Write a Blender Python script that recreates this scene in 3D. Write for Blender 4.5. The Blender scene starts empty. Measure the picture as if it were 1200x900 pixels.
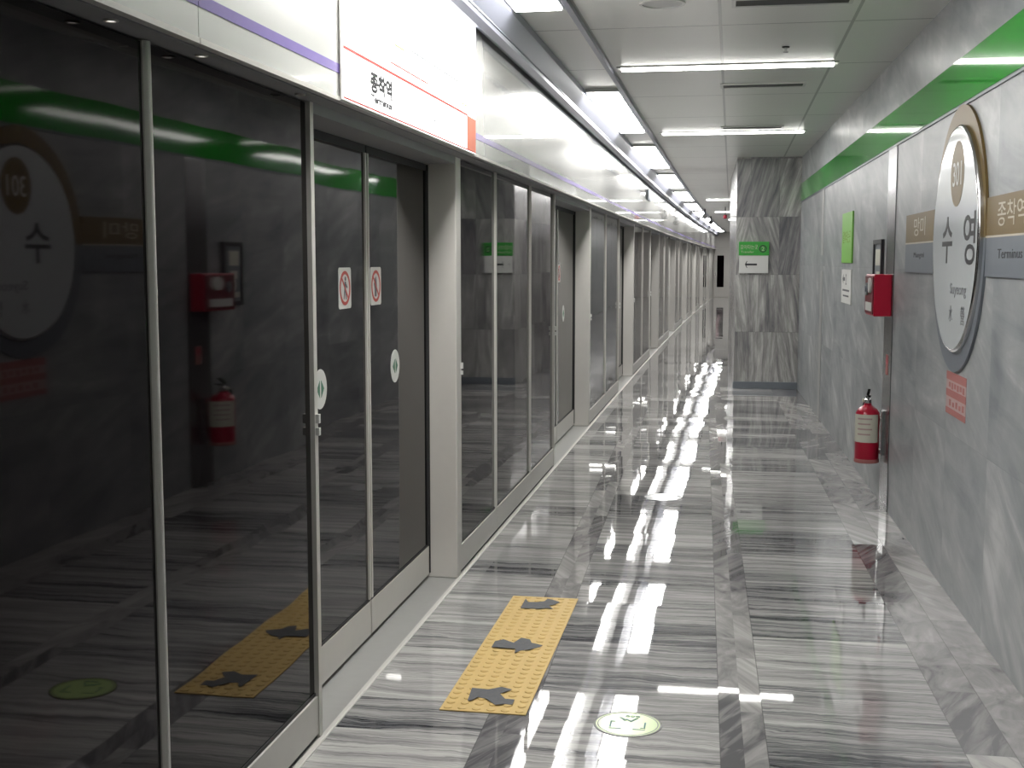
import bpy, bmesh, math, random
from mathutils import Vector
random.seed(7)
S = bpy.context.scene
COL = S.collection
PI = math.pi

# ------------------------------------------------------------------ materials
def new_mat(name):
    m = bpy.data.materials.new(name); m.use_nodes = True
    nt = m.node_tree; nt.nodes.clear()
    return m, nt
class G:
    """small node-graph helper"""
    def __init__(s, nt): s.nt = nt
    def n(s, t, ins=None, **props):
        nd = s.nt.nodes.new(t)
        for k, v in props.items(): setattr(nd, k, v)
        for k, v in (ins or {}).items(): s.put(nd.inputs[k], v)
        return nd
    def put(s, sock, v):
        if isinstance(v, bpy.types.NodeSocket): s.nt.links.new(v, sock)
        elif isinstance(v, bpy.types.Node): s.nt.links.new(v.outputs[0], sock)
        else:
            if hasattr(sock.default_value, '__len__') and not hasattr(v, '__len__'): v = (v,)*len(sock.default_value)
            if hasattr(sock.default_value, '__len__') and len(v) == 3 and len(sock.default_value) == 4: v = (*v, 1)
            sock.default_value = v
    def m(s, op, a, b=0.0, c=0.0, clamp=False):
        nd = s.n('ShaderNodeMath', {0: a, 1: b, 2: c}, operation=op); nd.use_clamp = clamp
        return nd.outputs[0]
    def xyz(s, x, y, z): return s.n('ShaderNodeCombineXYZ', {0: x, 1: y, 2: z}).outputs[0]
    def mix(s, f, a, b):
        nd = s.n('ShaderNodeMix', data_type='RGBA')
        s.put(nd.inputs[0], f); s.put(nd.inputs[6], a); s.put(nd.inputs[7], b)
        return nd.outputs[2]
    def mixf(s, f, a, b): return s.m('ADD', s.m('MULTIPLY', a, s.m('SUBTRACT', 1.0, f)), s.m('MULTIPLY', b, f))
    def noise(s, vec, scale=1, detail=4, rough=.55, dist=0):
        return s.n('ShaderNodeTexNoise', {'Vector': vec, 'Scale': scale, 'Detail': detail, 'Roughness': rough, 'Distortion': dist}).outputs[0]
    def white(s, vec): return s.n('ShaderNodeTexWhiteNoise', {'Vector': vec}).outputs[0]
    def ramp(s, f, stops):
        nd = s.n('ShaderNodeValToRGB', {0: f}); cr = nd.color_ramp
        while len(cr.elements) < len(stops): cr.elements.new(.5)
        for e, (p, c) in zip(cr.elements, stops):
            e.position = p; e.color = (*c, 1) if len(c) == 3 else c
        return nd.outputs[0]
    def coords(s):
        o = s.n('ShaderNodeTexCoord').outputs['Object']
        x = s.n('ShaderNodeSeparateXYZ', {0: o})
        return o, x.outputs[0], x.outputs[1], x.outputs[2]
    def out(s, **k):
        b = s.n('ShaderNodeBsdfPrincipled')
        for kk, v in k.items(): s.put(b.inputs[kk], v)
        o = s.n('ShaderNodeOutputMaterial'); s.nt.links.new(b.outputs[0], o.inputs[0])
        return b
def plain(name, col, rough=.4, metal=0.0, var=.06, scale=14, **k):
    m, nt = new_mat(name); g = G(nt); o = g.coords()[0]
    f = g.noise(o, scale, 3)
    c = g.mix(f, tuple(max(0, v*(1-var)) for v in col), tuple(min(1, v*(1+var)) for v in col))
    g.out(**{'Base Color': c, 'Roughness': rough, 'Metallic': metal, **k}); return m
def glow(name, col, strength):
    m, nt = new_mat(name); g = G(nt)
    g.out(**{'Base Color': (.8, .8, .8), 'Emission Color': col, 'Emission Strength': strength, 'Roughness': .4}); return m

LAMP = 27.0
M = {}
M['alu'] = plain('brushed_aluminium', (.60, .585, .55), .38, .1, .04, 30)
M['post'] = plain('grey_painted_metal', (.60, .58, .55), .42, .05, .03, 20)
M['sill'] = plain('sill_plate', (.40, .40, .39), .35, .3, .06, 20)
M['dark_gap'] = plain('dark_rubber', (.02, .02, .022), .6)
M['soffit'] = plain('soffit_grey', (.30, .30, .31), .45, .1)
M['fascia'] = plain('fascia_panel_white', (.80, .80, .78), .27, .4, .02, 3, **{'Coat Weight': 1.0, 'Coat Roughness': .03, 'Coat IOR': 1.5})
M['stripe'] = plain('purple_stripe', (.20, .15, .40), .25)
M['green_band'] = plain('green_band', (.02, .36, .025), .07, 0, .06, 3, IOR=1.5)
M['green'] = plain('sign_green', (.03, .30, .035), .35)
M['green_lt'] = plain('sign_lime_green', (.17, .42, .06), .4)
M['white'] = plain('sign_white', (.62, .62, .60), .4, 0, .02)
M['white_disc'] = plain('glossy_white_disc', (.50, .53, .54), .12, 0, .02)
M['paper'] = plain('paper_cream', (.58, .57, .48), .6, 0, .03)
M['gold'] = plain('ochre_gold', (.15, .098, .028), .42, .1)
M['bar_grey'] = plain('blue_grey_plate', (.17, .19, .215), .4, .2)
M['black'] = plain('black_lettering', (.018, .018, .022), .5)
M['grey_ink'] = plain('grey_lettering', (.10, .105, .12), .5)
M['ink_green'] = plain('green_lettering', (.05, .16, .10), .5)
M['gold_ink'] = plain('pale_lettering', (.50, .46, .38), .5)
M['red'] = plain('red_enamel', (.40, .005, .03), .28)
M['red_dark'] = plain('dark_red_plate', (.14, .012, .02), .35)
M['red_line'] = plain('red_print', (.45, .06, .05), .5)
M['red_dull'] = plain('faded_red_print', (.36, .13, .12), .5)
M['pink'] = plain('faded_pink_paper', (.42, .30, .29), .55)
M['orange_block'] = plain('orange_print', (.60, .16, .09), .45)
M['chrome'] = plain('chrome', (.6, .6, .6), .2, 1)
M['steel'] = plain('polished_steel', (.24, .24, .245), .22, .8, .05, 5)
M['beam'] = plain('lavender_grey_metal', (.26, .27, .33), .32, .4, .06, 4)
M['trough'] = plain('trough_white', (.55, .55, .53), .3, .2)
M['slot'] = plain('vent_black', (.03, .03, .03), .6)
M['ochre_tile'] = plain('ochre_rubber', (.61, .425, .155), .55, 0, .08, 40)
M['arrow'] = plain('worn_grey_sticker', (.085, .088, .095), .6, 0, .35, 60)
M['lime'] = plain('lime_sticker', (.40, .54, .20), .25, 0, .04)
M['lime_rim'] = plain('olive_rim', (.05, .06, .03), .4)
M['clear'] = plain('pale_sticker', (.42, .42, .42), .2, 0, .04)
M['rubber'] = plain('black_rubber', (.012, .012, .012), .5)
M['lamp'] = glow('lamp_diffuser', (1, .985, .95), LAMP)
M['tube'] = glow('tube_light', (1, .985, .93), LAMP*.62)
M['lightbox'] = glow('lightbox_face', (1, .99, .98), 3.2)
M['spot'] = glow('soffit_spot', (1, .96, .9), 1.2)

def mat_glass():
    m, nt = new_mat('dark_tinted_glass'); g = G(nt); o, x, y, z = g.coords()
    n1 = g.noise(g.xyz(x, g.m('MULTIPLY', y, 2.0), g.m('MULTIPLY', z, .7)), 1.0, 1.0, .4)
    bump = g.n('ShaderNodeBump', {'Height': n1, 'Strength': 1.0, 'Distance': .002})
    g.out(**{'Base Color': (.0025, .0015, .002), 'Roughness': .03, 'IOR': 1.45, 'Normal': bump, 'Specular Tint': (.28, .19, .20)})
    return m
M['glass'] = mat_glass()

def mat_floor():
    m, nt = new_mat('striped_marble_floor'); g = G(nt); o, x, y, z = g.coords()
    u = g.m('ADD', x, g.m('MULTIPLY', y, .0222))
    v = y
    def band(c, h): return g.m('LESS_THAN', g.m('ABSOLUTE', g.m('SUBTRACT', u, c)), h)
    s1 = band(-.65, .076); s2 = band(.157, .077); s3 = band(.95, .080); s4 = g.m('GREATER_THAN', u, 1.03)
    strip = g.m('MAXIMUM', g.m('MAXIMUM', s1, s2), g.m('MAXIMUM', s3, s4))
    col = g.m('ADD', g.m('ADD', g.m('GREATER_THAN', u, -.65), g.m('GREATER_THAN', u, .157)), g.m('ADD', g.m('GREATER_THAN', u, .87), s4))
    # field slabs : veins run straight across the platform
    rowv = g.m('ADD', g.m('DIVIDE', v, .305), g.m('MULTIPLY', col, .37))
    row = g.m('FLOOR', rowv)
    rnd = g.white(g.xyz(row, col, 3.0)); rnd2 = g.white(g.xyz(row, col, 11.0))
    wv = g.m('ADD', v, g.m('MULTIPLY', g.noise(g.xyz(g.m('MULTIPLY', u, 1.3), g.m('MULTIPLY', v, 1.6), row), 2.6, 4, .6), .10))
    pos = g.xyz(g.m('ADD', g.m('MULTIPLY', u, .95), g.m('MULTIPLY', rnd2, 40)), g.m('MULTIPLY', wv, 21.0), g.m('MULTIPLY', rnd, 20))
    nA = g.noise(pos, 1.0, 8, .66, .35)
    nB = g.noise(g.xyz(g.m('ADD', g.m('MULTIPLY', u, 2.2), g.m('MULTIPLY', rnd, 9)), g.m('MULTIPLY', wv, 130.0), 4.0), 1.0, 4, .65)
    f = g.m('ADD', g.m('ADD', g.m('MULTIPLY', nA, .70), g.m('MULTIPLY', nB, .42)), g.m('MULTIPLY', g.m('SUBTRACT', rnd, .55), .15))
    f = g.m('SUBTRACT', f, g.m('MULTIPLY', g.m('GREATER_THAN', u, .157), .045))
    field = g.ramp(f, [(.36, (.03, .031, .038)), (.44, (.12, .122, .13)), (.51, (.25, .247, .247)), (.58, (.37, .362, .357)), (.70, (.55, .54, .525))])
    # strips : clouded, each tile its own tone
    ty = g.m('FLOOR', g.m('ADD', g.m('DIVIDE', v, .61), g.m('MULTIPLY', col, .43)))
    rs = g.white(g.xyz(ty, col, 21.0))
    ang = g.m('MULTIPLY', g.m('SUBTRACT', rs, .5), 3.0)
    ps = g.xyz(g.m('ADD', g.m('ADD', u, g.m('MULTIPLY', g.m('MULTIPLY', v, ang), .5)), g.m('MULTIPLY', rs, 30)), g.m('ADD', g.m('MULTIPLY', v, .55), g.m('MULTIPLY', u, ang)), rs)
    nS = g.noise(ps, 9.0, 5, .6, .9)
    fs = g.m('ADD', g.m('MULTIPLY', nS, .85), g.m('MULTIPLY', g.m('SUBTRACT', rs, .35), .32))
    stripc = g.ramp(fs, [(.28, (.11, .108, .115)), (.42, (.24, .232, .235)), (.56, (.34, .33, .325)), (.72, (.50, .49, .475))])
    c = g.mix(strip, field, stripc)
    # joints
    fr = g.m('FRACT', rowv); j1 = g.m('MULTIPLY', g.m('LESS_THAN', fr, .012), g.m('SUBTRACT', 1, strip))
    e = None
    for cc in (-.726, -.574, .080, .234, .870, 1.03):
        b = band(cc, .0018); e = b if e is None else g.m('MAXIMUM', e, b)
    c = g.mix(g.m('MULTIPLY', g.m('MAXIMUM', j1, e), .55), c, (.07, .07, .07))
    # each slab is laid with its own very slight tilt
    tid = g.xyz(g.mixf(strip, row, g.m('ADD', ty, 200.0)), col, 31.0)
    tl = g.n('ShaderNodeTexWhiteNoise', {'Vector': tid}).outputs['Color']
    off = g.n('ShaderNodeVectorMath', {0: tl, 1: (.5, .5, .5)}, operation='SUBTRACT').outputs[0]
    off = g.n('ShaderNodeVectorMath', {0: off, 1: (.011, .006, 0)}, operation='MULTIPLY').outputs[0]
    nrm = g.n('ShaderNodeVectorMath', {0: g.n('ShaderNodeNewGeometry').outputs['Normal'], 1: off}, operation='ADD').outputs[0]
    nrm = g.n('ShaderNodeVectorMath', {0: nrm}, operation='NORMALIZE').outputs[0]
    bump = g.n('ShaderNodeBump', {'Height': g.noise(o, 2.2, 2), 'Strength': .12, 'Distance': .0025, 'Normal': nrm})
    rr = g.m('ADD', .012, g.m('MULTIPLY', nB, .025))
    g.out(**{'Base Color': c, 'Roughness': rr, 'IOR': 1.52, 'Normal': bump}); return m
M['floor'] = mat_floor()

def mat_wall():
    m, nt = new_mat('grey_marble_wall'); g = G(nt); o, x, y, z = g.coords()
    # slabs of 0.9 x 0.75 m
    cy = g.m('FLOOR', g.m('DIVIDE', y, .90)); cz = g.m('FLOOR', g.m('DIVIDE', z, .775))
    r = g.white(g.xyz(cy, cz, 1.0)); r2 = g.white(g.xyz(cy, cz, 5.0))
    a = g.m('ADD', .30, g.m('MULTIPLY', g.m('SUBTRACT', r, .5), .5))
    ca = g.m('COSINE', a); sa = g.m('SINE', a)
    p = g.m('ADD', g.m('MULTIPLY', y, ca), g.m('MULTIPLY', z, sa))
    q = g.m('SUBTRACT', g.m('MULTIPLY', z, ca), g.m('MULTIPLY', y, sa))
    n1 = g.noise(g.xyz(g.m('ADD', g.m('MULTIPLY', p, 1.1), g.m('MULTIPLY', r2, 30)), g.m('MULTIPLY', q, 5.5), r), 1.0, 6, .6, .7)
    n2 = g.noise(g.xyz(g.m('MULTIPLY', y, 1.0), g.m('MULTIPLY', z, 1.0), 2.0), 2.4, 4, .6, .3)
    f = g.m('ADD', g.m('ADD', g.m('MULTIPLY', n1, .62), g.m('MULTIPLY', n2, .38)), g.m('MULTIPLY', g.m('SUBTRACT', r, .5), .07))
    c = g.ramp(f, [(.30, (.13, .145, .158)), (.45, (.235, .25, .258)), (.55, (.305, .318, .322)), (.69, (.50, .505, .50))])
    jy = g.m('LESS_THAN', g.m('FRACT', g.m('DIVIDE', y, .90)), .003); jz = g.m('LESS_THAN', g.m('FRACT', g.m('DIVIDE', z, .775)), .0035)
    c = g.mix(g.m('MULTIPLY', g.m('MAXIMUM', jy, jz), .35), c, (.12, .12, .12))
    bump = g.n('ShaderNodeBump', {'Height': g.noise(o, 3.0, 3), 'Strength': .3, 'Distance': .004})
    g.out(**{'Base Color': c, 'Roughness': .36, 'IOR': 1.45, 'Normal': bump}); return m
M['wall'] = mat_wall()

def mat_pier():
    m, nt = new_mat('veined_marble_pier'); g = G(nt); o, x, y, z = g.coords()
    h = g.m('ADD', x, g.m('MULTIPLY', y, .8))
    cx = g.m('FLOOR', g.m('DIVIDE', g.m('ADD', h, .10), .36)); cz = g.m('FLOOR', g.m('DIVIDE', z, .715))
    r = g.white(g.xyz(cx, cz, 2.0)); r2 = g.white(g.xyz(cx, cz, 8.0))
    a = g.m('MULTIPLY', g.m('SUBTRACT', r, .5), .7)
    p = g.m('ADD', h, g.m('MULTIPLY', z, a))
    n1 = g.noise(g.xyz(g.m('ADD', g.m('MULTIPLY', p, 13.0), g.m('MULTIPLY', r2, 40)), g.m('MULTIPLY', z, 1.5), r), 1.0, 5, .62, .5)
    n2 = g.noise(g.xyz(g.m('ADD', g.m('MULTIPLY', p, 42.0), g.m('MULTIPLY', r, 40)), g.m('MULTIPLY', z, 3.2), r2), 1.0, 6, .7, .8)
    n1 = g.m('ADD', g.m('MULTIPLY', n1, .72), g.m('MULTIPLY', n2, .30))
    f = g.m('ADD', n1, g.m('MULTIPLY', g.m('SUBTRACT', r2, .45), .14))
    c = g.ramp(f, [(.34, (.10, .10, .11)), (.47, (.21, .205, .21)), (.57, (.31, .305, .295)), (.70, (.56, .555, .54))])
    jz = g.m('LESS_THAN', g.m('FRACT', g.m('DIVIDE', z, .715)), .006)
    c = g.mix(g.m('MULTIPLY', jz, .5), c, (.1, .1, .1))
    g.out(**{'Base Color': c, 'Roughness': .2, 'IOR': 1.5}); return m
M['pier'] = mat_pier()

def mat_ceiling():
    m, nt = new_mat('satin_ceiling_panel'); g = G(nt); o, x, y, z = g.coords()
    j = None
    for cc in (-.80, -.08, .62):
        b = g.m('LESS_THAN', g.m('ABSOLUTE', g.m('SUBTRACT', x, cc)), .009); j = b if j is None else g.m('MAXIMUM', j, b)
    fy = g.m('FRACT', g.m('DIVIDE', g.m('SUBTRACT', y, 6.99), 1.45))
    j = g.m('MAXIMUM', j, g.m('LESS_THAN', fy, .014))
    n = g.noise(o, .8, 2)
    c = g.mix(n, (.70, .70, .665), (.76, .76, .73))
    c = g.mix(g.m('MULTIPLY', j, .6), c, (.12, .12, .12))
    bump = g.n('ShaderNodeBump', {'Height': g.noise(o, 1.3, 1), 'Strength': .4, 'Distance': .01})
    g.out(**{'Base Color': c, 'Roughness': .33, 'Metallic': .15, 'Normal': bump}); return m
M['ceiling'] = mat_ceiling()

# ------------------------------------------------------------------ geometry helpers
def bend(y):                      # the track side of the platform curves gently to the right in the distance
    return .0003*max(0.0, y-12.0)**2
class MB:
    def __init__(s): s.v = []; s.f = []
    def add(s, v, f):
        k = len(s.v); s.v += [tuple(p) for p in v]; s.f += [[i+k for i in q] for q in f]; return s
    def box(s, x0, x1, y0, y1, z0, z1):
        v = [(x, y, z) for x in (x0, x1) for y in (y0, y1) for z in (z0, z1)]
        return s.add(v, [(0,1,3,2), (4,6,7,5), (0,4,5,1), (2,3,7,6), (0,2,6,4), (1,5,7,3)])
    def sweep(s, prof, ys):           # profile in (x, z) swept along y
        n = len(prof); v = [(x, y, z) for y in ys for x, z in prof]; f = []
        for k in range(len(ys)-1):
            for i in range(n):
                j = (i+1) % n; f.append((k*n+i, k*n+j, (k+1)*n+j, (k+1)*n+i))
        f.append(tuple(range(n))[::-1]); f.append(tuple((len(ys)-1)*n+i for i in range(n)))
        return s.add(v, f)
    def prism(s, poly, to, d):        # 2-D polygon, to(a, b, depth) -> point
        n = len(poly)
        v = [to(a, b, 0) for a, b in poly] + [to(a, b, d) for a, b in poly]
        f = [tuple(range(n))[::-1], tuple(range(n, 2*n))] + [(i, (i+1) % n, n+(i+1) % n, n+i) for i in range(n)]
        return s.add(v, f)
    def ring(s, ra, rb, to, d, seg=64, sa=1.0, sb=1.0, a0=0, a1=2*PI):   # flat ring or arc
        closed = abs(a1-a0-2*PI) < 1e-6; k = seg if closed else seg+1; v = []; f = []
        for i in range(k):
            t = a0+(a1-a0)*i/seg; c, q = math.cos(t), math.sin(t)
            for r in (ra, rb):
                for dd in (0, d): v.append(to(r*c*sa, r*q*sb, dd))
        for i in range(seg):
            a = 4*i; b = 4*((i+1) % k)
            f += [(a, b, b+2, a+2), (a+1, a+3, b+3, b+1), (a, a+1, b+1, b), (a+2, b+2, b+3, a+3)]
        if not closed: f += [(0, 2, 3, 1), (4*seg, 4*seg+1, 4*seg+3, 4*seg+2)]
        return s.add(v, f)
    def lathe(s, prof, c=(0,0,0), seg=28, axis='z', closed=False):
        v = []; f = []; n = len(prof)
        for i in range(seg):
            t = 2*PI*i/seg
            for r, h in prof:
                p = (r*math.cos(t), r*math.sin(t), h)
                if axis == 'x': p = (p[2], p[0], p[1])
                if axis == 'y': p = (p[0], p[2], p[1])
                v.append((c[0]+p[0], c[1]+p[1], c[2]+p[2]))
        for i in range(seg):
            j = (i+1) % seg
            for k in range(n if closed else n-1): f.append((i*n+k, j*n+k, j*n+(k+1) % n, i*n+(k+1) % n))
        if closed: return s.add(v, f)
        f.append(tuple(i*n for i in range(seg))[::-1]); f.append(tuple(i*n+n-1 for i in range(seg)))
        return s.add(v, f)
    def tube(s, path, r, seg=10):
        P = [Vector(p) for p in path]; v = []; f = []
        for i, p in enumerate(P):
            t = (P[min(i+1, len(P)-1)]-P[max(i-1, 0)]).normalized()
            a = t.cross(Vector((0, 0, 1))); a = a if a.length > .05 else t.cross(Vector((0, 1, 0)))
            a.normalize(); b = t.cross(a)
            for k in range(seg):
                w = 2*PI*k/seg; v.append(p+a*math.cos(w)*r+b*math.sin(w)*r)
        for i in range(len(P)-1):
            for k in range(seg):
                j = (k+1) % seg; f.append((i*seg+k, i*seg+j, (i+1)*seg+j, (i+1)*seg+k))
        f.append(tuple(range(seg))[::-1]); f.append(tuple((len(P)-1)*seg+k for k in range(seg)))
        return s.add(v, f)
    def text(s, body, to, h=None, w=None, d=.002, at=(0, 0), align='c', bold=0.0):   # lettering, filled outlines
        cu = bpy.data.curves.new('lettering', 'FONT'); cu.body = body; cu.resolution_u = 3; cu.extrude = .5; cu.offset = bold
        ob = bpy.data.objects.new('lettering', cu); me = bpy.data.meshes.new_from_object(ob)
        X = [q.co.x for q in me.vertices]; Y = [q.co.y for q in me.vertices]
        if X:
            x0, x1, y0, y1 = min(X), max(X), min(Y), max(Y)
            sy = h/(y1-y0) if h else w/(x1-x0); sx = w/(x1-x0) if w else sy
            ox = {'c': (x0+x1)/2, 'l': x0, 'r': x1}[align]
            s.add([to(at[0]+(q.co.x-ox)*sx, at[1]+(q.co.y-(y0+y1)/2)*sy, d*(q.co.z+.5)) for q in me.vertices], [tuple(p.vertices) for p in me.polygons])
        bpy.data.objects.remove(ob); bpy.data.curves.remove(cu); bpy.data.meshes.remove(me)
        return s
    def build(s, name, m, parent=None, warp=False, smooth=False, bevel=0):
        vs = [(x+bend(y), y, z) for x, y, z in s.v] if warp else s.v
        if parent is not None and parent.get('_w'):      # children given in world coordinates
            ox, oy, oz = parent.location; vs = [(x-ox, y-oy, z-oz) for x, y, z in vs]
        elif parent is not None and parent.parent is not None and parent.parent.get('_w'):
            ox, oy, oz = parent.parent.location; vs = [(x-ox, y-oy, z-oz) for x, y, z in vs]
        me = bpy.data.meshes.new(name); me.from_pydata(vs, [], s.f); me.materials.append(m)
        bm = bmesh.new(); bm.from_mesh(me); bmesh.ops.recalc_face_normals(bm, faces=bm.faces); bm.to_mesh(me); bm.free()
        if smooth:
            for p in me.polygons: p.use_smooth = True
            me.set_sharp_from_angle(angle=math.radians(38))
        o = bpy.data.objects.new(name, me); COL.objects.link(o)
        if parent is not None: o.parent = parent
        if bevel:
            b = o.modifiers.new('bevel', 'BEVEL'); b.width = bevel; b.segments = 2; b.limit_method = 'ANGLE'
        return o
def tag(o, label, cat=None, group=None):
    o['label'] = label
    if cat: o['category'] = cat
    if group: o['group'] = group
    return o
def thing(name, label, cat, loc, group=None, rz=0.0, world=True):
    o = bpy.data.objects.new(name, None); o.empty_display_size = .1; COL.objects.link(o)
    o.location = loc; o.rotation_euler = (0, 0, rz)
    if world: o['_w'] = 1
    return tag(o, label, cat, group)
def struct(o): o['kind'] = 'structure'; return o
def ys(a, b, step=1.0):
    n = max(1, int(round((b-a)/step))); return [a+(b-a)*i/n for i in range(n+1)]

YB, YE = -3.2, 56.0          # back and far end of the platform
WS, WA = .0222, 1.19         # right wall:  x = WA - WS*y
def wx(y): return WA-WS*y
ZC = 2.88

# ------------------------------------------------------------------ setting
struct(MB().box(-1.62, 2.2, YB-.2, YE+.3, -.15, 0).build('floor', M['floor']))
struct(MB().box(-1.62, 2.2, YB-.2, YE+.3, ZC, ZC+.12).build('ceiling', M['ceiling']))
struct(MB().prism([(wx(YB), YB), (wx(16.2), 16.2), (wx(16.2)+.25, 16.2), (wx(YB)+.25, YB)], lambda a, b, d: (a, b, d), ZC).build('wall_right', M['wall']))
struct(MB().prism([(.80, 19.5), (1.9, YE), (2.1, YE), (1.0, 19.5)], lambda a, b, d: (a, b, d), ZC).build('wall_right_far', M['wall']))
struct(MB().box(-1.62, 1.5, YB-.15, YB, 0, ZC).build('wall_back', M['wall']))
struct(MB().box(-1.0, 2.2, YE, YE+.2, 0, ZC).build('wall_front', M['post']))
# track side wall behind the screen doors (above and behind the glass)
struct(MB().sweep([(-1.62, 0), (-1.54, 0), (-1.54, ZC), (-1.62, ZC)], ys(YB, YE)).build('wall_left', M['soffit'], warp=True))
struct(MB().sweep([(-1.536, 2.11), (-1.275, 2.11), (-1.275, 2.125), (-1.536, 2.125)], ys(YB, YE)).build('trim_1', M['soffit'], warp=True))
struct(MB().sweep([(-1.52, 0), (-1.3375, 0), (-1.3375, .006), (-1.52, .006)], ys(YB, YE)).build('trim_2', M['sill'], warp=True))
struct(MB().sweep([(-1.337, 0), (-1.318, 0), (-1.318, .004), (-1.322, .0065), (-1.337, .0065)], ys(YB, YE)).build('trim_13', M['alu'], warp=True))
# pier of veined marble at the end of the right wall
pier_pts = [(.055, 15.8), (wx(15.8)+.02, 15.8), (wx(19.85)+.3, 19.85), (-.028, 19.85)]
struct(MB().prism(pier_pts, lambda a, b, d: (a, b, d), ZC).build('wall_pier', M['pier']))
struct(MB().prism([(.040, 15.785), (wx(15.8)-.004, 15.785), (wx(15.8)-.004, 15.80), (.056, 15.80)], lambda a, b, d: (a, b, d), .09).build('baseboard_pier', M['bar_grey'], bevel=.004))
# green enamel band along the right wall
def wall_strip(y0, y1, z0, z1, t, name, m, **k):
    return MB().prism([(wx(y0)-t, y0), (wx(y1)-t, y1), (wx(y1)+.004, y1), (wx(y0)+.004, y0)], lambda a, b, d: (a, b, z0+d), z1-z0).build(name, m, **k)
struct(wall_strip(YB, 15.78, 2.33, 2.545, .012, 'trim_3', M['green_band']))
struct(wall_strip(YB, 15.78, 2.316, 2.33, .008, 'trim_4', M['bar_grey']))
# polished joint strips of the right wall
struct(wall_strip(8.10, 8.44, 0, 2.316, .006, 'trim_5', M['steel']))
struct(wall_strip(12.80, 13.02, 0, 1.50, .005, 'trim_6', M['sill']))
struct(wall_strip(12.80, 13.02, 1.66, 2.316, .005, 'trim_7', M['sill']))
# far end: door with a dark pane
d = struct(MB().box(-.72, -.08, YE-.04, YE-.001, 0, 2.15).build('door_1', M['post'], bevel=.01))
MB().box(-.62, -.32, YE-.05, YE-.04, .45, 1.85).build('door_pane', M['glass'], d)
MB().box(-.70, -.67, YE-.09, YE-.04, .95, 1.10).build('door_handle', M['chrome'], d)

# ------------------------------------------------------------------ screen doors
PX = -1.34       # front plane of the fixed panels
LX = -1.485      # plane of the sliding leaves
openings = [(3.88, 5.98), (9.47, 11.85), (15.05, 17.2)]
y = 17.2
while y < 46: openings.append((y+3.5, y+5.65)); y += 5.65
ordn = ['nearest', 'second', 'third', 'fourth', 'fifth', 'sixth', 'seventh', 'eighth', 'ninth', 'tenth', 'eleventh', 'twelfth']
def fixed_panel(y0, y1, label, post_w=.024, first=False, last=False):
    t = thing('glass_panel', label, 'glass panel', (PX+bend((y0+y1)/2), (y0+y1)/2, .006), 'fixed glass panels of the screen wall')
    W = dict(warp=True)
    MB().box(PX-.028, PX-.010, y0+.004, y1-.004, .160, 2.105).build('glass', M['glass'], t, **W)
    MB().box(PX-.04, PX+.002, y0+.002, y1-.002, .022, .150).build('kick_panel', M['post'], t, **W)
    MB().box(PX-.03, PX-.004, y0+.002, y1-.002, .007, .022).build('rubber_seal', M['dark_gap'], t, **W)
    MB().box(PX-.032, PX-.006, y0+.002, y1-.002, .150, .161).build('bottom_rail', M['dark_gap'], t, **W)
    if first: MB().box(PX-.06, PX+.004, y0+.002, y0+.026, .152, 2.108).build('stile', M['alu'], t, **W)
    if first: MB().box(PX+.002, PX+.016, y0+.006, y0+.022, 1.06, 1.09).box(PX+.002, PX+.016, y0+.006, y0+.022, 1.03, 1.05).build('lock', M['white'], t, **W)
    if last:
        MB().box(PX-.06, PX+.006, y1-.034, y1-.002, .008, 2.108).build('stile', M['alu'], t, **W)
        MB().box(PX+.006, PX+.018, y1-.028, y1-.010, 1.07, 1.10).box(PX+.006, PX+.018, y1-.028, y1-.010, 1.03, 1.055).build('lock', M['white'], t, **W)
    else:
        MB().prism([(PX-.03, y1-post_w-.002), (PX-.006, y1-post_w-.002), (PX+.002, y1-post_w*.75-.002), (PX+.005, y1-post_w/2-.002), (PX+.002, y1-post_w*.25-.002), (PX-.006, y1-.002), (PX-.03, y1-.002)], lambda a, b, d: (a, b, .1505+d), 1.957).build('mullion', M['alu'], t, smooth=True, **W)
    return t
def sticker_to(x, yc, zc):    # flat sticker on a leaf, seen from the platform (faces +x)
    return lambda a, b, d: (x+d, yc+a, zc+b)
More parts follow.
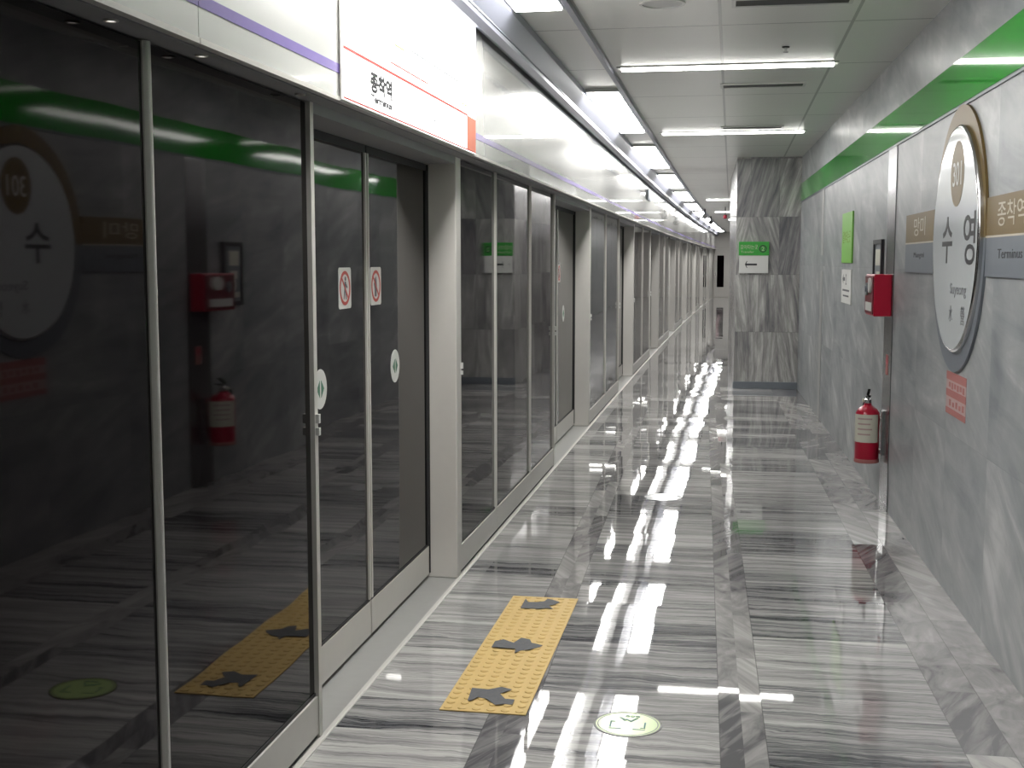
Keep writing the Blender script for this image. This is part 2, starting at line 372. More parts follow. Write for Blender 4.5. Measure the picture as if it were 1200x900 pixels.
def leaf(y0, y1, label, k, side, near, a, mid):
    b_ = bend((y0+y1)/2)
    t = thing('sliding_door', label, 'sliding door', (LX+b_, (y0+y1)/2, .008), 'sliding glass doors of the screen wall')
    W = dict(warp=True)
    gl = MB().box(LX-.012, LX, y0+.02, y1-.02, .178, 2.04).build('glass', M['glass'], t, **W)
    MB().box(LX-.014, LX+.006, y0+.004, y1-.004, .024, .168).build('kick_panel', M['post'], t, **W)
    MB().box(LX-.014, LX+.004, y0+.004, y1-.004, .168, .178).build('bottom_rail', M['dark_gap'], t, **W)
    MB().box(LX-.014, LX+.004, y0+.004, y1-.004, 2.04, 2.072).build('top_rail', M['dark_gap'], t, **W)
    MB().box(LX-.014, LX+.008, y0+.004, y0+.02, .178, 2.04).build('stile', M['alu'] if side == 'r' else M['dark_gap'], t, **W)
    MB().box(LX-.014, LX+.008, y1-.02, y1-.004, .178, 2.04).build('stile', M['alu'] if side == 'l' else M['dark_gap'], t, **W)
    if near:
        x = LX+.0005
        x += bend(mid); yb = a+.465 if side == 'l' else mid+.435
        yp = a+.776 if side == 'l' else mid+.14
        to = sticker_to(x, yb, 1.13)
        o = MB().ring(0.001, .074, to, .0012, 40).build('oval_sticker', M['white'], t); o['label'] = 'round white sticker with two green arrowheads'
        to2 = sticker_to(x+.0012, yb, 1.13); mb = MB()
        for q in (-1, 1):
            mb.prism([(q*.008, .032), (q*.040, 0), (q*.008, -.032)], to2, .001)
        mb.build('arrowheads', M['ink_green'], o)
        to = sticker_to(x, yp, 1.495)
        sq = []
        for cx, cy, a0 in ((.066, .066, 0), (-.066, .066, 90), (-.066, -.066, 180), (.066, -.066, 270)):
            for i in range(5):
                w = math.radians(a0+22.5*i); sq.append((cx+.014*math.cos(w), cy+.014*math.sin(w)))
        o = MB().prism(sq, to, .0012).build('prohibition_sticker', M['white'], t); o['label'] = 'square white sticker with a red prohibition ring'
        to = sticker_to(x+.0012, yp, 1.495)
        MB().ring(.054, .067, to, .001, 40).prism([(-.043, .036), (-.036, .043), (.043, -.036), (.036, -.043)], to, .0009).build('prohibition_ring', M['red_line'], o)
        mb = MB()
        if side == 'l':      # figure leaning on the door
            mb.ring(.0005, .010, to, .0008, 16, a0=0) if False else mb.prism([(.006+.009*math.cos(i*PI/6), .036+.009*math.sin(i*PI/6)) for i in range(12)], to, .0006)
            mb.prism([(-.006, .026), (.014, .024), (.012, -.004), (.020, -.044), (.010, -.045), (.002, -.012), (-.010, -.044), (-.018, -.042), (-.008, -.002)], to, .0006)
            mb.prism([(.012, .020), (.032, .004), (.028, -.002), (.010, .010)], to, .0006)
        else:                # hand reaching into the door
            mb.prism([(-.020, -.044), (.006, -.044), (.014, -.006), (.010, .018), (.004, .040), (-.002, .040), (-.004, .016), (-.010, .036), (-.016, .034), (-.014, .008), (-.026, .016), (-.030, .010), (-.018, -.014)], to, .0006)
        mb.build('prohibition_figure', M['grey_ink'], o)
    return t
prev_end = .36
for k, (a, b) in enumerate(openings):
    far = 'far down the platform, ' if k > 2 else ''
    n = 3 if k < 2 else 2
    cuts = {0: [.36, 1.56, 2.76, 3.88], 1: [5.98, 7.08, 8.34, 9.47]}.get(k) or [prev_end+.09*(1 if k else 0)+(a-prev_end-.09)*i/n for i in range(n+1)]
    if k == 1: cuts[0] = 6.07
    for i in range(len(cuts)-1):
        if k == 0 and i == 0: continue
        if k == 0:
            lab = ['', 'large dark glass panel at the left edge of the photo, before the first thick mullion', 'dark glass panel between the thick mullion and the nearest sliding door'][i]
        elif k == 1:
            lab = ['dark glass panel just beyond the nearest door post, mirroring the green edge', 'dark glass panel mirroring the arrow of the transfer sign', 'dark glass panel just before the second pair of sliding doors'][i]
        else:
            pos = ['first', 'middle', 'last'] if n == 3 else ['first', 'last']
            lab = f'{pos[i]} dark glass panel between the {ordn[k-1]} and {ordn[k]} pairs of sliding doors'
        fixed_panel(cuts[i], cuts[i+1], lab, (.036 if k == 0 else .024), first=(i == 0 and k > 0), last=(i == len(cuts)-2))
    mid = (a+b)/2-.02 if k else 4.945
    leaf(a+.005, mid, f'left leaf of the {ordn[k]} pair of sliding glass doors' if k else 'nearest sliding glass door leaf, with the lower round sticker beside the frame', k, 'l', k < 3, a, mid)
    leaf(mid+.010, b-.004, f'right leaf of the {ordn[k]} pair of sliding glass doors' if k else 'sliding glass door leaf next to the nearest wide grey post, with two stickers', k, 'r', k < 3, a, mid)
    # wide grey post that steps forward after each opening
    t = thing('door_post', f'wide light grey post at the far side of the {ordn[k]} pair of sliding doors', 'post', (PX-.07+bend(b), b+.04, .006), 'grey door posts')
    MB().box(-1.535, PX+.006, b+.002, b+.088, .006, 2.109).build('post_body', M['post'], t, warp=True, bevel=.006)
    MB().box(LX-.002, LX+.012, b-.004, b+.002, .03, 2.07).build('rubber_seal', M['dark_gap'], t, warp=True)
    # header over the recess
    tag(MB().box(-1.53, PX+.004, a+.002, b-.002, 2.074, 2.1095).build('door_header', M['soffit'], warp=True), f'grey metal header over the {ordn[k]} pair of sliding doors', 'door header', 'headers over the sliding doors')
    prev_end = b
# plain screen wall beside and behind the photographer, and at the far end
struct(MB().box(PX-.05, PX, YB, 1.555, .006, 2.109).build('trim_8', M['glass']))
struct(MB().sweep([(PX-.05, .006), (PX, .006), (PX, 2.109), (PX-.05, 2.109)], ys(prev_end+.09, YE)).build('trim_9', M['post'], warp=True))

# ------------------------------------------------------------------ fascia above the doors
FX = -1.25
joints = [YB, 2.82, 7.40, 11.9, 16.4, 20.9, 25.4, 29.9, 34.4, 38.9, 43.4, 47.9, 52.2, YE]
fl = ['white fascia panel with purple stripe at the top left, left of the vertical joint', 'white fascia panel behind the lit route board']
for k in range(len(joints)-1):
    a, b = joints[k]+.002, joints[k+1]-.002
    lab = fl[k] if k < 2 else f'glossy white fascia panel over the platform doors, {ordn[k-1]} one beyond the lit route board' if k > 2 else 'glossy white fascia panel next beyond the lit route board, mirroring the ceiling lamps'
    t = thing('overhead_cladding', lab, 'fascia panel', (FX-.01+bend((a+b)/2), (a+b)/2, 2.12), 'fascia panels over the screen doors')
    MB().sweep([(FX-.02, 2.126), (FX, 2.126), (FX, ZC-.002), (FX-.02, ZC-.002)], ys(a, b, .75)).build('panel', M['fascia'], t, warp=True)
    MB().sweep([(FX-.02, 2.112), (FX+.004, 2.112), (FX+.004, 2.126), (FX-.02, 2.126)], ys(a, b, .75)).build('bottom_lip', M['alu'], t, warp=True)
    MB().sweep([(FX-.004, 2.199), (FX+.0015, 2.199), (FX+.0015, 2.229), (FX-.004, 2.229)], ys(a, b, .75)).build('purple_stripe', M['stripe'], t, warp=True)
# small recessed spots in the soffit
for i, (x, yy) in enumerate([(-1.305, 2.50), (-1.305, 2.96), (-1.31, 3.69)]):
    t = thing('soffit_spot', ['small round spot in the soffit left of the thick mullion', 'small round spot in the soffit right of the thick mullion', 'small round spot in the soffit above the nearest door frame edge'][i], 'spotlight', (x, yy, 2.11), 'soffit spots')
    to = lambda a, b, d, x=x, yy=yy: (x+a, yy+b, 2.1095-d)
    MB().ring(.010, .016, to, .004, 20).build('rim', M['alu'], t)
    MB().ring(.0005, .010, to, .002, 20).build('lens', M['spot'] if i < 2 else M['white'], t)
# lit route board over the nearest doors
SX = FX+.014
t = thing('route_board', 'brightly lit white route board over the nearest sliding doors', 'lit sign', (FX+.02, 4.95, 2.12))
MB().box(FX+.005, SX-.004, 3.885, 5.995, 2.117, 2.86).build('board_frame', M['alu'], t)
MB().box(SX-.004, SX, 3.89, 5.99, 2.121, 2.855).build('lit_face', M['lightbox'], t)
def bto(yc, zc): return lambda a, b, d: (SX+.0003+d, yc+a, zc+b)
MB().box(SX, SX+.001, 3.892, 5.80, 2.279, 2.290).box(SX, SX+.001, 3.892, 5.988, 2.1215, 2.128).build('red_rule', M['red_line'], t)
MB().box(SX, SX+.001, 5.785, 5.988, 2.128, 2.283).build('orange_block', M['orange_block'], t)
MB().box(SX, SX+.001, 4.45, 5.02, 2.319, 2.3255).build('route_line', M['red_line'], t)
MB().box(SX, SX+.001, 4.76, 5.85, 2.409, 2.4145).build('route_line', M['grey_ink'], t)
MB().text('종착역', bto(4.335, 2.218), h=.072, w=.28, d=.001, bold=.045).build('lettering', M['black'], t)
MB().text('Terminus', bto(4.335, 2.163), h=.028, w=.27, d=.001, bold=.035).build('lettering', M['black'], t)
MB().ring(.020, .032, bto(5.12, 2.205), .001, 24, a0=-PI/2, a1=PI/2).build('curved_mark', M['bar_grey'], t)
for yy, zz in ((4.58, 2.395), (5.74, 2.325)):
    MB().box(SX, SX+.0008, yy-.07, yy+.07, zz-.004, zz+.004).build('faint_caption', M['lime'], t)

# ------------------------------------------------------------------ ceiling: cove beam, lamp trough, lamps
struct(MB().sweep([(-1.232, ZC-.001), (-1.232, 2.722), (-1.205, 2.712), (-1.170, 2.728), (-1.165, 2.748), (-1.105, 2.838), (-1.105, ZC-.001)], ys(YB, YE)).build('trim_10', M['beam'], warp=True))
struct(MB().sweep([(-1.172, 2.7475), (-1.160, 2.7475), (-1.160, 2.756), (-1.172, 2.756)], ys(YB, YE)).build('trim_11', M['bar_grey'], warp=True))
struct(MB().sweep([(-.835, 2.85), (-.805, 2.85), (-.805, ZC-.001), (-.835, ZC-.001)], ys(YB, YE)).build('trim_12', M['beam'], warp=True))
lamps = [(3.2, 6.3), (9.35, 12.3), (13.85, 17.0), (18.4, 21.6), (23.0, 26.2), (27.6, 30.8), (32.2, 35.4), (36.8, 40.0), (41.4, 44.6), (46.0, 49.2), (50.6, 53.8)]
lord = ['nearest lamp in the ceiling trough, cut by the top edge of the photo', 'largest whole bright lamp panel in the ceiling trough']
for k, (a, b) in enumerate(lamps):
    lab = lord[k] if k < 2 else f'bright lamp panel in the ceiling trough, {ordn[k]} from the camera'
    xm = bend((a+b)/2)
    t = thing('trough_lamp', lab, 'ceiling lamp', (-.96+xm, (a+b)/2, ZC), 'lamp panels in the ceiling trough')
    MB().sweep([(-1.095, 2.852), (-.845, 2.852), (-.845, ZC-.002), (-1.095, ZC-.002)], ys(a, b)).build('housing', M['trough'], t, warp=True)
    MB().sweep([(-1.085, 2.844), (-.855, 2.844), (-.855, 2.852), (-1.085, 2.852)], ys(a+.03, b-.03)).build('diffuser', M['lamp'], t, warp=True)
tubes = [(-.2, -.73, .65), (4.15, -.73, .65), (8.42, -.74, .63), (12.68, -.70, .68), (26.3, -.53, .55), (32.8, -.43, .6), (39.0, -.1, .7)]  # first two unseen, added to the row to light the near end
tl = ['slim tube light across the ceiling above the photographer', 'slim tube light across the ceiling just above the top edge of the photo', 'slim tube light across the ceiling, nearer one of the two long bright lines', 'slim tube light across the ceiling, farther one of the two long bright lines', 'slim tube light across the ceiling beyond the pier, nearer one', 'slim tube light across the ceiling beyond the pier, lower one', 'slim tube light across the ceiling at the far end']
for (yy, a, b), lab in zip(tubes, tl):
    t = thing('tube_light', lab, 'ceiling lamp', ((a+b)/2, yy, ZC), 'tube lights across the ceiling')
    MB().box(a-.03, b+.03, yy-.072, yy+.072, ZC-.008, ZC-.001).build('channel', M['trough'], t)
    mb = MB(); prof = [(-.056, -.0085), (-.045, -.018), (0, -.024), (.045, -.018), (.056, -.0085)]
    mb.add([(x, yy+p, ZC+q) for x in (a, b) for p, q in prof], [(i, i+1, i+6, i+5) for i in range(4)]+[(4, 0, 5, 9), (4, 3, 2, 1, 0), (5, 6, 7, 8, 9)])
    mb.build('tube', M['tube'], t)
vents = [(6.40, 0.0, .55), (9.36, -.08, .49), (12.25, -.1, .45)]
for i, (yy, a, b) in enumerate(vents):
    t = thing('ceiling_vent', ['dark slot vent in the ceiling at the top edge of the photo', 'dark slot vent in the ceiling just beyond the nearer tube light', 'dark slot vent in the ceiling just before the farther tube light'][i], 'vent', ((a+b)/2, yy, ZC), 'slot vents in the ceiling')
    MB().box(a, b, yy-.075, yy+.075, ZC-.006, ZC-.001).build('slot', M['slot'], t)
    MB().box(a-.02, b+.02, yy-.095, yy-.075, ZC-.010, ZC-.001).box(a-.02, b+.02, yy+.075, yy+.095, ZC-.010, ZC-.001).box(a-.02, a, yy-.075, yy+.075, ZC-.010, ZC-.001).box(b, b+.02, yy-.075, yy+.075, ZC-.010, ZC-.001).build('frame', M['trough'], t)
to = lambda a, b, d: (.30+a, 7.75+b, ZC-.001-d)
t = thing('sprinkler', 'small dark sprinkler on the ceiling before the nearer tube light', 'sprinkler', (.30, 7.75, ZC))
MB().ring(.001, .022, to, .006, 20).build('rose', M['slot'], t)
MB().lathe([(.008, -.03), (.008, -.006)], (.30, 7.75, ZC), 12).lathe([(.016, -.034), (.016, -.030)], (.30, 7.75, ZC), 12).build('nozzle', M['chrome'], t)
to = lambda a, b, d: (-.36+a, 6.35+b, ZC-.001-d)
t = thing('ceiling_speaker', 'round flat speaker grille in the ceiling near the top edge of the photo', 'speaker', (-.36, 6.35, ZC))
MB().ring(.001, .10, to, .004, 32).build('grille', M['sill'], t); MB().ring(.10, .115, to, .008, 32).build('rim', M['trough'], t)
# small cameras hanging from the cove far away
for i, yy in enumerate((31.2, 36.2)):
    x = -.775+bend(yy)
    t = thing('security_camera', ['small dark camera hanging by the far ceiling lamps, nearer one', 'small dark camera hanging by the far ceiling lamps, farther one'][i], 'camera', (x, yy, ZC), 'cameras by the far lamps')
    MB().box(x-.02, x+.02, yy-.02, yy+.02, 2.74, 2.879).build('bracket', M['slot'], t)
    MB().lathe([(.05, -.14), (.06, -.12), (.06, .12), (.05, .14)], (x, yy, 2.70), 14, 'y').build('camera_body', M['slot'], t, smooth=True)
x = FX+.006+bend(18.7)
t = thing('fascia_sign', 'small dark square sign with a white mark high on the fascia', 'sign', (x+.01, 18.7, 2.5))
MB().box(x+.002, x+.02, 18.4, 19.0, 2.50, 2.66).build('plate', M['bar_grey'], t)
MB().prism([(18.52, 2.55), (18.62, 2.62), (18.68, 2.57), (18.86, 2.60), (18.86, 2.54)], lambda a, b, d: (x+.02+d, a, b), .002).build('mark', M['white'], t)
t = thing('alarm_lamp', 'tiny red lamp on the ceiling far beyond the pier edge', 'alarm', (-.16, 30, ZC))
MB().lathe([(.03, -.28), (.045, -.26), (.045, -.20), (.03, -.19)], (-.16, 30, ZC), 14).build('lens', M['red'], t)
MB().lathe([(.012, -.20), (.012, -.001)], (-.16, 30, ZC), 10).build('stem', M['slot'], t)

# ------------------------------------------------------------------ things on the right wall (local frame: -x into the room, +y down the platform)
def wthing(name, label, cat, yy, z, group=None):
    return thing(name, label, cat, (wx(yy), yy, z), group, rz=WS, world=False)
def wto(x0, yc=0, zc=0):     # a = to the reader's right (-y), b = up, d = out of the wall
    return lambda a, b, d: (-x0-d, yc-a, zc+b)
# station name sign: disc on a two-tone back plate, with a two-tone name bar
t = wthing('station_name_sign', 'round white station name disc on a gold and grey bar', 'station sign', 6.12, 1.70)
seg = 64; R0 = .60
up = [(R0*math.cos(PI*i/seg), R0*1.035*math.sin(PI*i/seg)) for i in range(seg+1)]
dn = [(R0*math.cos(PI+PI*i/seg), R0*1.035*math.sin(PI+PI*i/seg)) for i in range(seg+1)]
MB().prism(up, wto(.001), .012).build('back_plate', M['gold'], t)['label'] = 'gold upper half of the back plate'
MB().prism(dn, wto(.001), .012).build('back_plate', M['bar_grey'], t)['label'] = 'grey lower half of the back plate'
mb = MB(); prof = [(.46, .0), (.50, .0), (.508, -.010), (.508, -.022), (.500, -.028), (.490, -.028)]
dz = MB().lathe([(.520, -.013), (.520, -.030), (.512, -.0358), (.50, -.036), (.25, -.036), (.001, -.036)], (0, -.035, 0), 72, 'x').build('disc', M['white_disc'], t)
MB().lathe([(.512, -.0362), (.520, -.034), (.526, -.028), (.526, -.013), (.521, -.013), (.521, -.0301), (.5125, -.0365)], (0, -.035, 0), 72, 'x', True).build('disc_rim', M['chrome'], dz, smooth=True)
F0 = .0362
e = MB().ring(.001, .15, wto(F0, -.08, .30), .001, 40, sa=1.0, sb=1.0).build('emblem', M['gold'], dz)
MB().text('301', wto(F0+.001, -.08, .30), h=.11, w=.19, d=.001).build('lettering', M['white'], e)
MB().text('수', wto(F0, .11, 0), h=.22, w=.24, d=.001, bold=.012).build('lettering', M['black'], dz)
MB().text('영', wto(F0, -.385, 0), h=.235, w=.25, d=.001, bold=.008).build('lettering', M['black'], dz)
MB().text('Suyeong', wto(F0, -.18, -.235), h=.065, w=.36, d=.001).build('lettering', M['grey_ink'], dz)
MB().text('水', wto(F0, -.03, -.345), h=.075, w=.08, d=.001).build('lettering', M['grey_ink'], dz)
MB().text('營', wto(F0, -.30, -.345), h=.085, w=.085, d=.001).build('lettering', M['grey_ink'], dz)
for a0, a1, txt, en, tx, hh, ww in ((.60, 1.50, '망미', 'Mangmi', 1.04, .10, .36), (-1.60, -.60, '종착역', 'Terminus', -1.02, .10, .44)):
    MB().box(-.012, -.001, a0, a1, .005, .165).build('gold_bar', M['gold'], t)
    MB().box(-.014, -.001, a0, a1, -.003, .005).build('bar_rule', M['gold_ink'], t)
    MB().box(-.012, -.001, a0, a1, -.165, -.003).build('grey_bar', M['bar_grey'], t)
    MB().text(txt, wto(.012, tx, .09), h=hh, w=ww, d=.001).build('lettering', M['gold_ink'], t)
    MB().text(en, wto(.012, tx, -.07), h=.038, w=ww*.9, d=.001).build('lettering', M['black'], t)
# faded red notice below the sign
t = wthing('wall_notice', 'small faded red and pink paper notice stuck below the round station sign', 'notice', 6.08, .865)
MB().box(-.0015, -.0002, -.23, .23, 0, .205).build('sheet', M['pink'], t)
mb = MB()
for z0, z1 in ((.165, .205), (.085, .120), (0, .030)): mb.box(-.0022, -.0015, -.23, .23, z0, z1)
mb.build('red_bands', M['red_dull'], t)
mb = MB()
for i in range(6): mb.box(-.0022, -.0015, -.19+.064*i, -.15+.064*i, .125+.006*(i % 2), .155)
for i in range(5): mb.box(-.0022, -.0015, -.19+.075*i, -.15+.075*i, .042, .072-.008*(i % 2))
mb.build('print', M['red_dull'], t)
# red fire box
t = wthing('fire_alarm_box', 'red box projecting from the right wall above the fire extinguisher', 'fire box', 8.14, 1.25)
MB().box(-.115, -.007, 0, .40, 0, .265).build('box_body', M['red'], t, bevel=.006)
fr = MB().box(-.122, -.115, .012, .388, .012, .253).build('front_plate', M['red_dark'], t, bevel=.002)
MB().ring(.001, .048, lambda a, b, d: (-.122-d, .12+a, .195+b), .012, 28).build('lamp_lens', M['white'], fr)
MB().ring(.001, .040, lambda a, b, d: (-.122-d, .27+a, .17+b), .010, 28).ring(.001, .02, lambda a, b, d: (-.132-d, .27+a, .17+b), .006, 20).build('push_button', M['bar_grey'], fr)
MB().box(-.124, -.122, .06, .34, .03, .085).build('caption_plate', M['white'], fr)
# dark framed poster behind it
t = wthing('framed_notice', 'dark framed notice on the right wall, behind and above the red box', 'notice', 8.77, 1.27)
MB().box(-.010, -.001, -.20, .20, 0, .475).build('backing', M['bar_grey'], t)
MB().box(-.022, -.001, -.20, -.17, 0, .475).box(-.022, -.001, .17, .20, 0, .475).box(-.022, -.001, -.17, .17, 0, .03).box(-.022, -.001, -.17, .17, .445, .475).build('frame', M['black'], t)
MB().box(-.012, -.010, -.10, .12, .30, .41).box(-.012, -.010, -.08, .08, .20, .26).box(-.012, -.010, -.13, .13, .06, .10).ring(.02, .05, lambda a, b, d: (-.010-d, a, .155+b), .002, 20).build('pictograms', M['paper'], t)
# fire extinguisher hung on the wall
t = wthing('fire_extinguisher', 'red fire extinguisher with cream label hung low on the right wall', 'fire extinguisher', 8.36, .285)
cx = -.105
MB().lathe([(.060, 0), (.072, .008), (.077, .02), (.078, .30), (.074, .325), (.060, .350), (.036, .368), (.024, .376), (.024, .386)], (cx, 0, 0), 36).build('cylinder', M['red'], t, smooth=True)
MB().lathe([(.076, -.004), (.080, .0), (.080, .018), (.078, .022), (.076, .022)], (cx, 0, 0), 36, 'z', True).build('base_ring', M['red_dull'], t, smooth=True)
mb = MB(); n = 18; vv = []
for i in range(n+1):
    w = math.radians(185+135*i/n)
    for r in (.0785, .0800):
        for z in (.135, .318): vv.append((cx+r*math.cos(w), r*math.sin(w), z))
ff = []
for i in range(n):
    a = 4*i; b = a+4; ff += [(a, b, b+1, a+1), (a+2, a+3, b+3, b+2), (a, a+2, b+2, b), (a+1, b+1, b+3, a+3)]
ff += [(0, 1, 3, 2), (4*n, 4*n+2, 4*n+3, 4*n+1)]
lb = mb.add(vv, ff).build('label', M['paper'], t, smooth=True); lb['label'] = 'cream paper label'
mb = MB()
for j in range(4):
    vv = []; z = .285-.034*j
    for i in range(9):
        w = math.radians(215+(70-8*(j % 2))*i/8)
        for r in (.0801, .0806):
            for zz in (z, z+.010): vv.append((cx+r*math.cos(w), r*math.sin(w), zz))
    ff = []
    for i in range(8):
        a = 4*i; b = a+4; ff += [(a, b, b+1, a+1), (a+2, a+3, b+3, b+2), (a, a+2, b+2, b), (a+1, b+1, b+3, a+3)]
    mb.add(vv, ff)
mb.build('label_lines', M['pink'], lb)
MB().lathe([(.020, .386), (.022, .392), (.022, .412), (.014, .420), (.014, .432)], (cx, 0, 0), 20).build('valve', M['chrome'], t, smooth=True)
MB().prism([(-.018, .420), (.085, .436), (.088, .446), (-.018, .434)], lambda a, b, d: (cx-.009+d, -a*.8, b), .018).build('carry_handle', M['rubber'], t)
MB().prism([(-.018, .436), (.060, .475), (.066, .486), (.050, .482), (-.020, .448)], lambda a, b, d: (cx-.008+d, -a*.8, b), .016).build('squeeze_lever', M['rubber'], t)
MB().lathe([(.012, -.006), (.012, .006)], (cx-.03, -.0, .405), 16, 'x').build('pressure_gauge', M['paper'], t)
MB().tube([(cx, .02, .40), (cx-.01, .055, .398), (cx-.015, .083, .37), (cx-.012, .093, .31), (cx-.01, .094, .20), (cx-.01, .092, .13)], .0085, 10).lathe([(.010, .075), (.014, .095), (.012, .135)], (cx-.01, .092, 0), 12).build('hose', M['rubber'], t, smooth=True)
MB().box(-.022, -.0065, -.05, .05, .05, .34).box(cx+.078, -.022, -.03, .03, .27, .29).box(cx+.0785, -.022, -.04, .04, .06, .085).build('wall_bracket', M['chrome'], t)
# small red sticker on the steel strip
t = wthing('red_sticker', 'small red sticker on the steel wall strip above the extinguisher', 'sticker', 8.25, .87)
MB().box(-.0085, -.0062, -.04, .05, 0, .13).build('sheet', M['red_dull'], t); MB().box(-.0092, -.0085, -.03, .04, .07, .115).build('mark', M['red'], t)
# transfer sign on the wall: green panel over a white panel
def transfer_sign(t, to, w, h1, h2, gap, hasarrow, m1):
    hw = w/2
    MB().prism([(-hw, gap/2), (hw, gap/2), (hw, gap/2+h1), (-hw, gap/2+h1)], to(0), .012).build('green_panel', m1, t)
    MB().prism([(-hw, -gap/2-h2), (hw, -gap/2-h2), (hw, -gap/2), (-hw, -gap/2)], to(0), .010).build('white_panel', M['white'], t)
t = wthing('wall_sign', 'lime green panel over a white panel on the right wall beyond the red box', 'sign', 10.66, 1.55)
MB().box(-.013, -.001, -.36, .36, .035, .45).build('green_panel', M['green_lt'], t)
MB().box(-.010, -.001, -.34, .34, -.30, -.02).build('white_panel', M['white'], t)
MB().text('2', wto(.010, .0, -.10), h=.09, d=.001).box(-.011, -.010, -.24, .24, -.20, -.185).box(-.011, -.010, -.20, .20, -.245, -.232).prism([(-.26, -.10), (-.20, -.06), (-.20, -.085), (-.08, -.085), (-.08, -.115), (-.20, -.115), (-.20, -.14)], wto(.010), .001).build('print', M['grey_ink'], t)
MB().text('갈아타는곳', wto(.013, .0, .25), h=.10, w=.52, d=.001).build('lettering', M['lime'], t)
# transfer sign on the pier
t = thing('transfer_sign', 'green and white sign with a left arrow on the marble pier', 'sign', (.275, 15.79, 1.66))
pto = lambda y0: (lambda a, b, d: (.275+a, y0-d, 1.665+b))
MB().prism([(-.185, .005), (.185, .005), (.185, .175), (-.185, .175)], pto(15.798), .03).build('green_panel', M['green'], t, bevel=.004)
MB().prism([(-.178, -.215), (.178, -.215), (.178, .005), (-.178, .005)], pto(15.798), .026).build('white_panel', M['white'], t, bevel=.003)
MB().text('갈아타는곳', pto(15.768), h=.055, w=.215, d=.001, at=(-.06, .11)).text('Transfer', pto(15.768), h=.026, w=.16, d=.001, at=(-.08, .05)).build('lettering', M['gold_ink'], t)
MB().ring(.034, .046, lambda a, b, d: (.385+a, 15.768-d, 1.753+b), .001, 28).build('line_ring', M['black'], t)
o = MB().text('2', pto(15.768), h=.05, d=.001, at=(.11, .088)).build('line_number', M['gold_ink'], t)
MB().prism([(-.108, -.105), (-.085, -.062), (-.078, -.066), (-.090, -.095), (.040, -.095), (.040, -.119), (-.090, -.119), (-.078, -.146), (-.085, -.150)], pto(15.772), .001).build('arrow', M['black'], t)

# ------------------------------------------------------------------ things on the floor
t = thing('tactile_paving', 'ochre studded tactile strip with three worn grey arrows on the floor', 'tactile paving', (-.845, 4.95, 0))
x0, x1, y0, y1 = -1.002, -.688, 4.18, 5.715
MB().box(x0, x1, y0, y1, .0003, .005).build('base_mat', M['ochre_tile'], t, bevel=.002)
mb = MB()
for i in range(6):
    for j in range(30):
        cxx = x0+(x1-x0)*(i+.5)/6; cyy = y0+(y1-y0)*(j+.5)/30
        mb.lathe([(.0165, .005), (.0145, .0078), (.009, .0092), (.001, .0095)], (cxx, cyy, 0), 12)
o = mb.build('studs', M['ochre_tile'], t, smooth=True)
A = [[(-.917,4.27),(-.929,4.404),(-.866,4.397),(-.821,4.433),(-.778,4.412),(-.814,4.36),(-.786,4.311),(-.75,4.308),(-.75,4.255),(-.776,4.259),(-.811,4.244),(-.853,4.299),(-.887,4.311),(-.905,4.272)],
     [(-.95,4.9),(-.951,4.981),(-.92,5.011),(-.87,4.972),(-.85,5.047),(-.81,5.03),(-.796,4.985),(-.745,4.959),(-.755,4.934),(-.792,4.893),(-.824,4.876),(-.843,4.839),(-.849,4.895),(-.9,4.897)],
     [(-.929,5.492),(-.931,5.652),(-.91,5.596),(-.867,5.604),(-.837,5.624),(-.828,5.67),(-.792,5.647),(-.764,5.622),(-.782,5.575),(-.807,5.556),(-.78,5.504),(-.813,5.512),(-.849,5.491)]]
import mathutils.geometry as mg
for k, poly in enumerate(A):
    tri = mg.tessellate_polygon([[Vector((a, b, 0)) for a, b in poly]]); n = len(poly)
    mb = MB(); mb.add([(a, b, .0096) for a, b in poly]+[(a, b, .0106) for a, b in poly],
        [tuple(q) for q in tri]+[tuple(i+n for i in q) for q in tri]+[(i, (i+1) % n, n+(i+1) % n, n+i) for i in range(n)])
    o = mb.build('arrow_sticker', M['arrow'], t)
    o['label'] = ['nearest ragged grey arrow pointing right', 'middle grey arrow pointing right', 'farthest grey arrow pointing right'][k]
t = thing('floor_sticker', 'round lime green sticker on the floor beside the tactile strip', 'floor sticker', (-.326, 4.165, 0))
fto = lambda z: (lambda a, b, d: (-.326+a, 4.165+b, z+d))
MB().ring(.001, .113, fto(.0003), .0012, 56).build('face', M['lime'], t)
MB().ring(.111, .119, fto(.0003), .0014, 56).ring(.102, .106, fto(.0003), .0014, 56).build('rim', M['lime_rim'], t)
mb = MB()
for a in (-.018, .0, .018): mb.ring(.004, .008, lambda p, q, d, a=a: (-.326+.012+a+p, 4.165+.072+q, .0015+d), .0006, 14)
mb.prism([(-.026, .058), (-.012, .040), (-.006, .048), (.008, .030), (.024, .056), (.034, .058), (.010, .018), (-.006, .034), (-.014, .026), (-.034, .056)], fto(.0015), .0006)
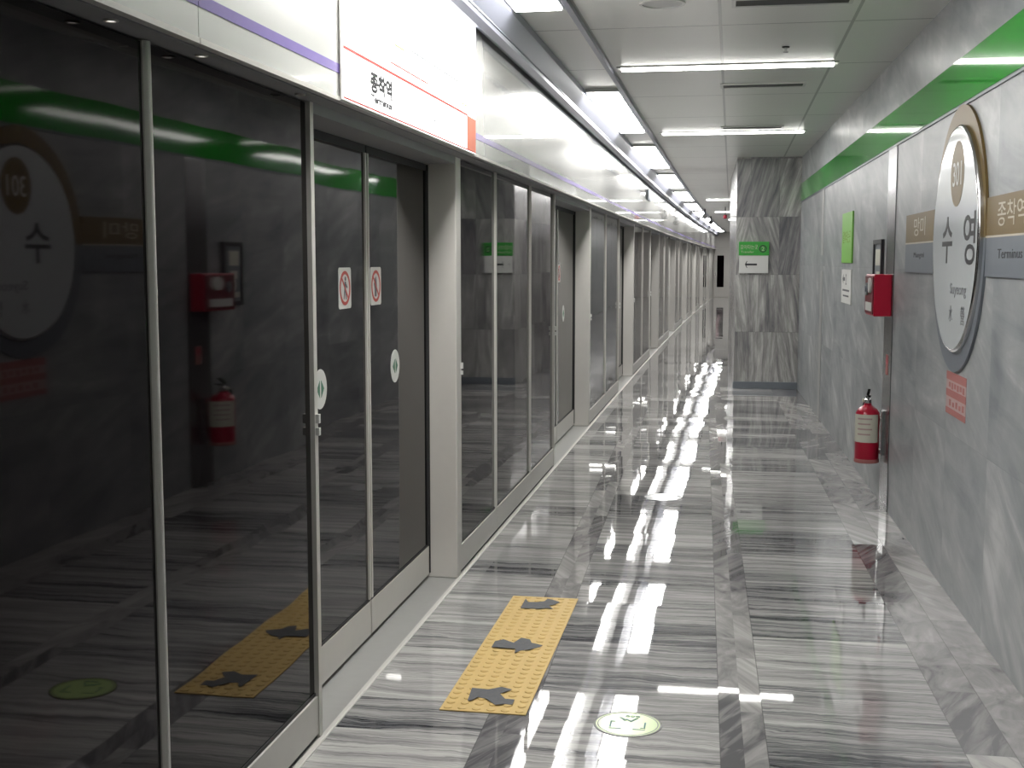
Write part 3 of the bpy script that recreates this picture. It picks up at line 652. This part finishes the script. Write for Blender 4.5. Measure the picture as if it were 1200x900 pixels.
mb.box(-.326-.062, -.326-.056, 4.165-.035, 4.165+.02, .0015, .0021).box(-.326-.062, -.326-.045, 4.165+.014, 4.165+.02, .0015, .0021).box(-.326+.056, -.326+.062, 4.165-.035, 4.165+.02, .0015, .0021).box(-.326+.045, -.326+.062, 4.165-.035, 4.165-.029, .0015, .0021).box(-.326+.02, -.326+.062, 4.165-.05, 4.165-.045, .0015, .0021).box(-.326-.062, -.326-.02, 4.165-.05, 4.165-.045, .0015, .0021)
mb.build('pictogram', M['ink_green'], t)
t = thing('floor_sticker', 'pale worn floor sticker with dark marks farther along the floor', 'floor sticker', (-.432, 8.36, 0))
fto = lambda z: (lambda a, b, d: (-.432+a, 8.36+b, z+d))
MB().ring(.001, .128, fto(.0003), .0012, 8).build('face', M['clear'], t)
mb = MB()
for q in (-1, 1):
    mb.prism([(q*.125, -.05), (q*.125, -.03), (q*.075, -.02), (q*.06, -.04)], fto(.0015), .0006)
    mb.prism([(q*.125, .02), (q*.120, .07), (q*.08, .10), (q*.06, .085), (q*.09, .06), (q*.095, .02)], fto(.0015), .0006)
    mb.prism([(q*.115, -.10), (q*.06, -.125), (q*.04, -.115), (q*.09, -.075)], fto(.0015), .0006)
mb.build('pictogram', M['grey_ink'], t)

# ------------------------------------------------------------------ camera, world, view
f_px = 1450.0; th = math.atan(144/f_px); ph = math.atan(257/f_px*math.cos(th))
cam = bpy.data.cameras.new('camera'); cam.sensor_width = 36; cam.lens = f_px/1200*36; cam.clip_start = .05; cam.clip_end = 200
co = bpy.data.objects.new('camera', cam); COL.objects.link(co)
co.location = (0, 0, 1.6); co.rotation_euler = (PI/2-th, 0, ph)
S.camera = co
w = bpy.data.worlds.new('world'); S.world = w; w.use_nodes = True
w.node_tree.nodes['Background'].inputs[0].default_value = (.5, .5, .5, 1); w.node_tree.nodes['Background'].inputs[1].default_value = .02
vs = S.view_settings; vs.view_transform = 'Standard'; vs.look = 'None'; vs.gamma = 1; vs.use_curve_mapping = False; vs.exposure = .14
S.cycles.use_denoising = True
S.cycles.max_bounces = 10; S.cycles.glossy_bounces = 6; S.cycles.diffuse_bounces = 5
S.cycles.sample_clamp_indirect = 6
for o in S.objects:
    if '_w' in o: del o['_w']
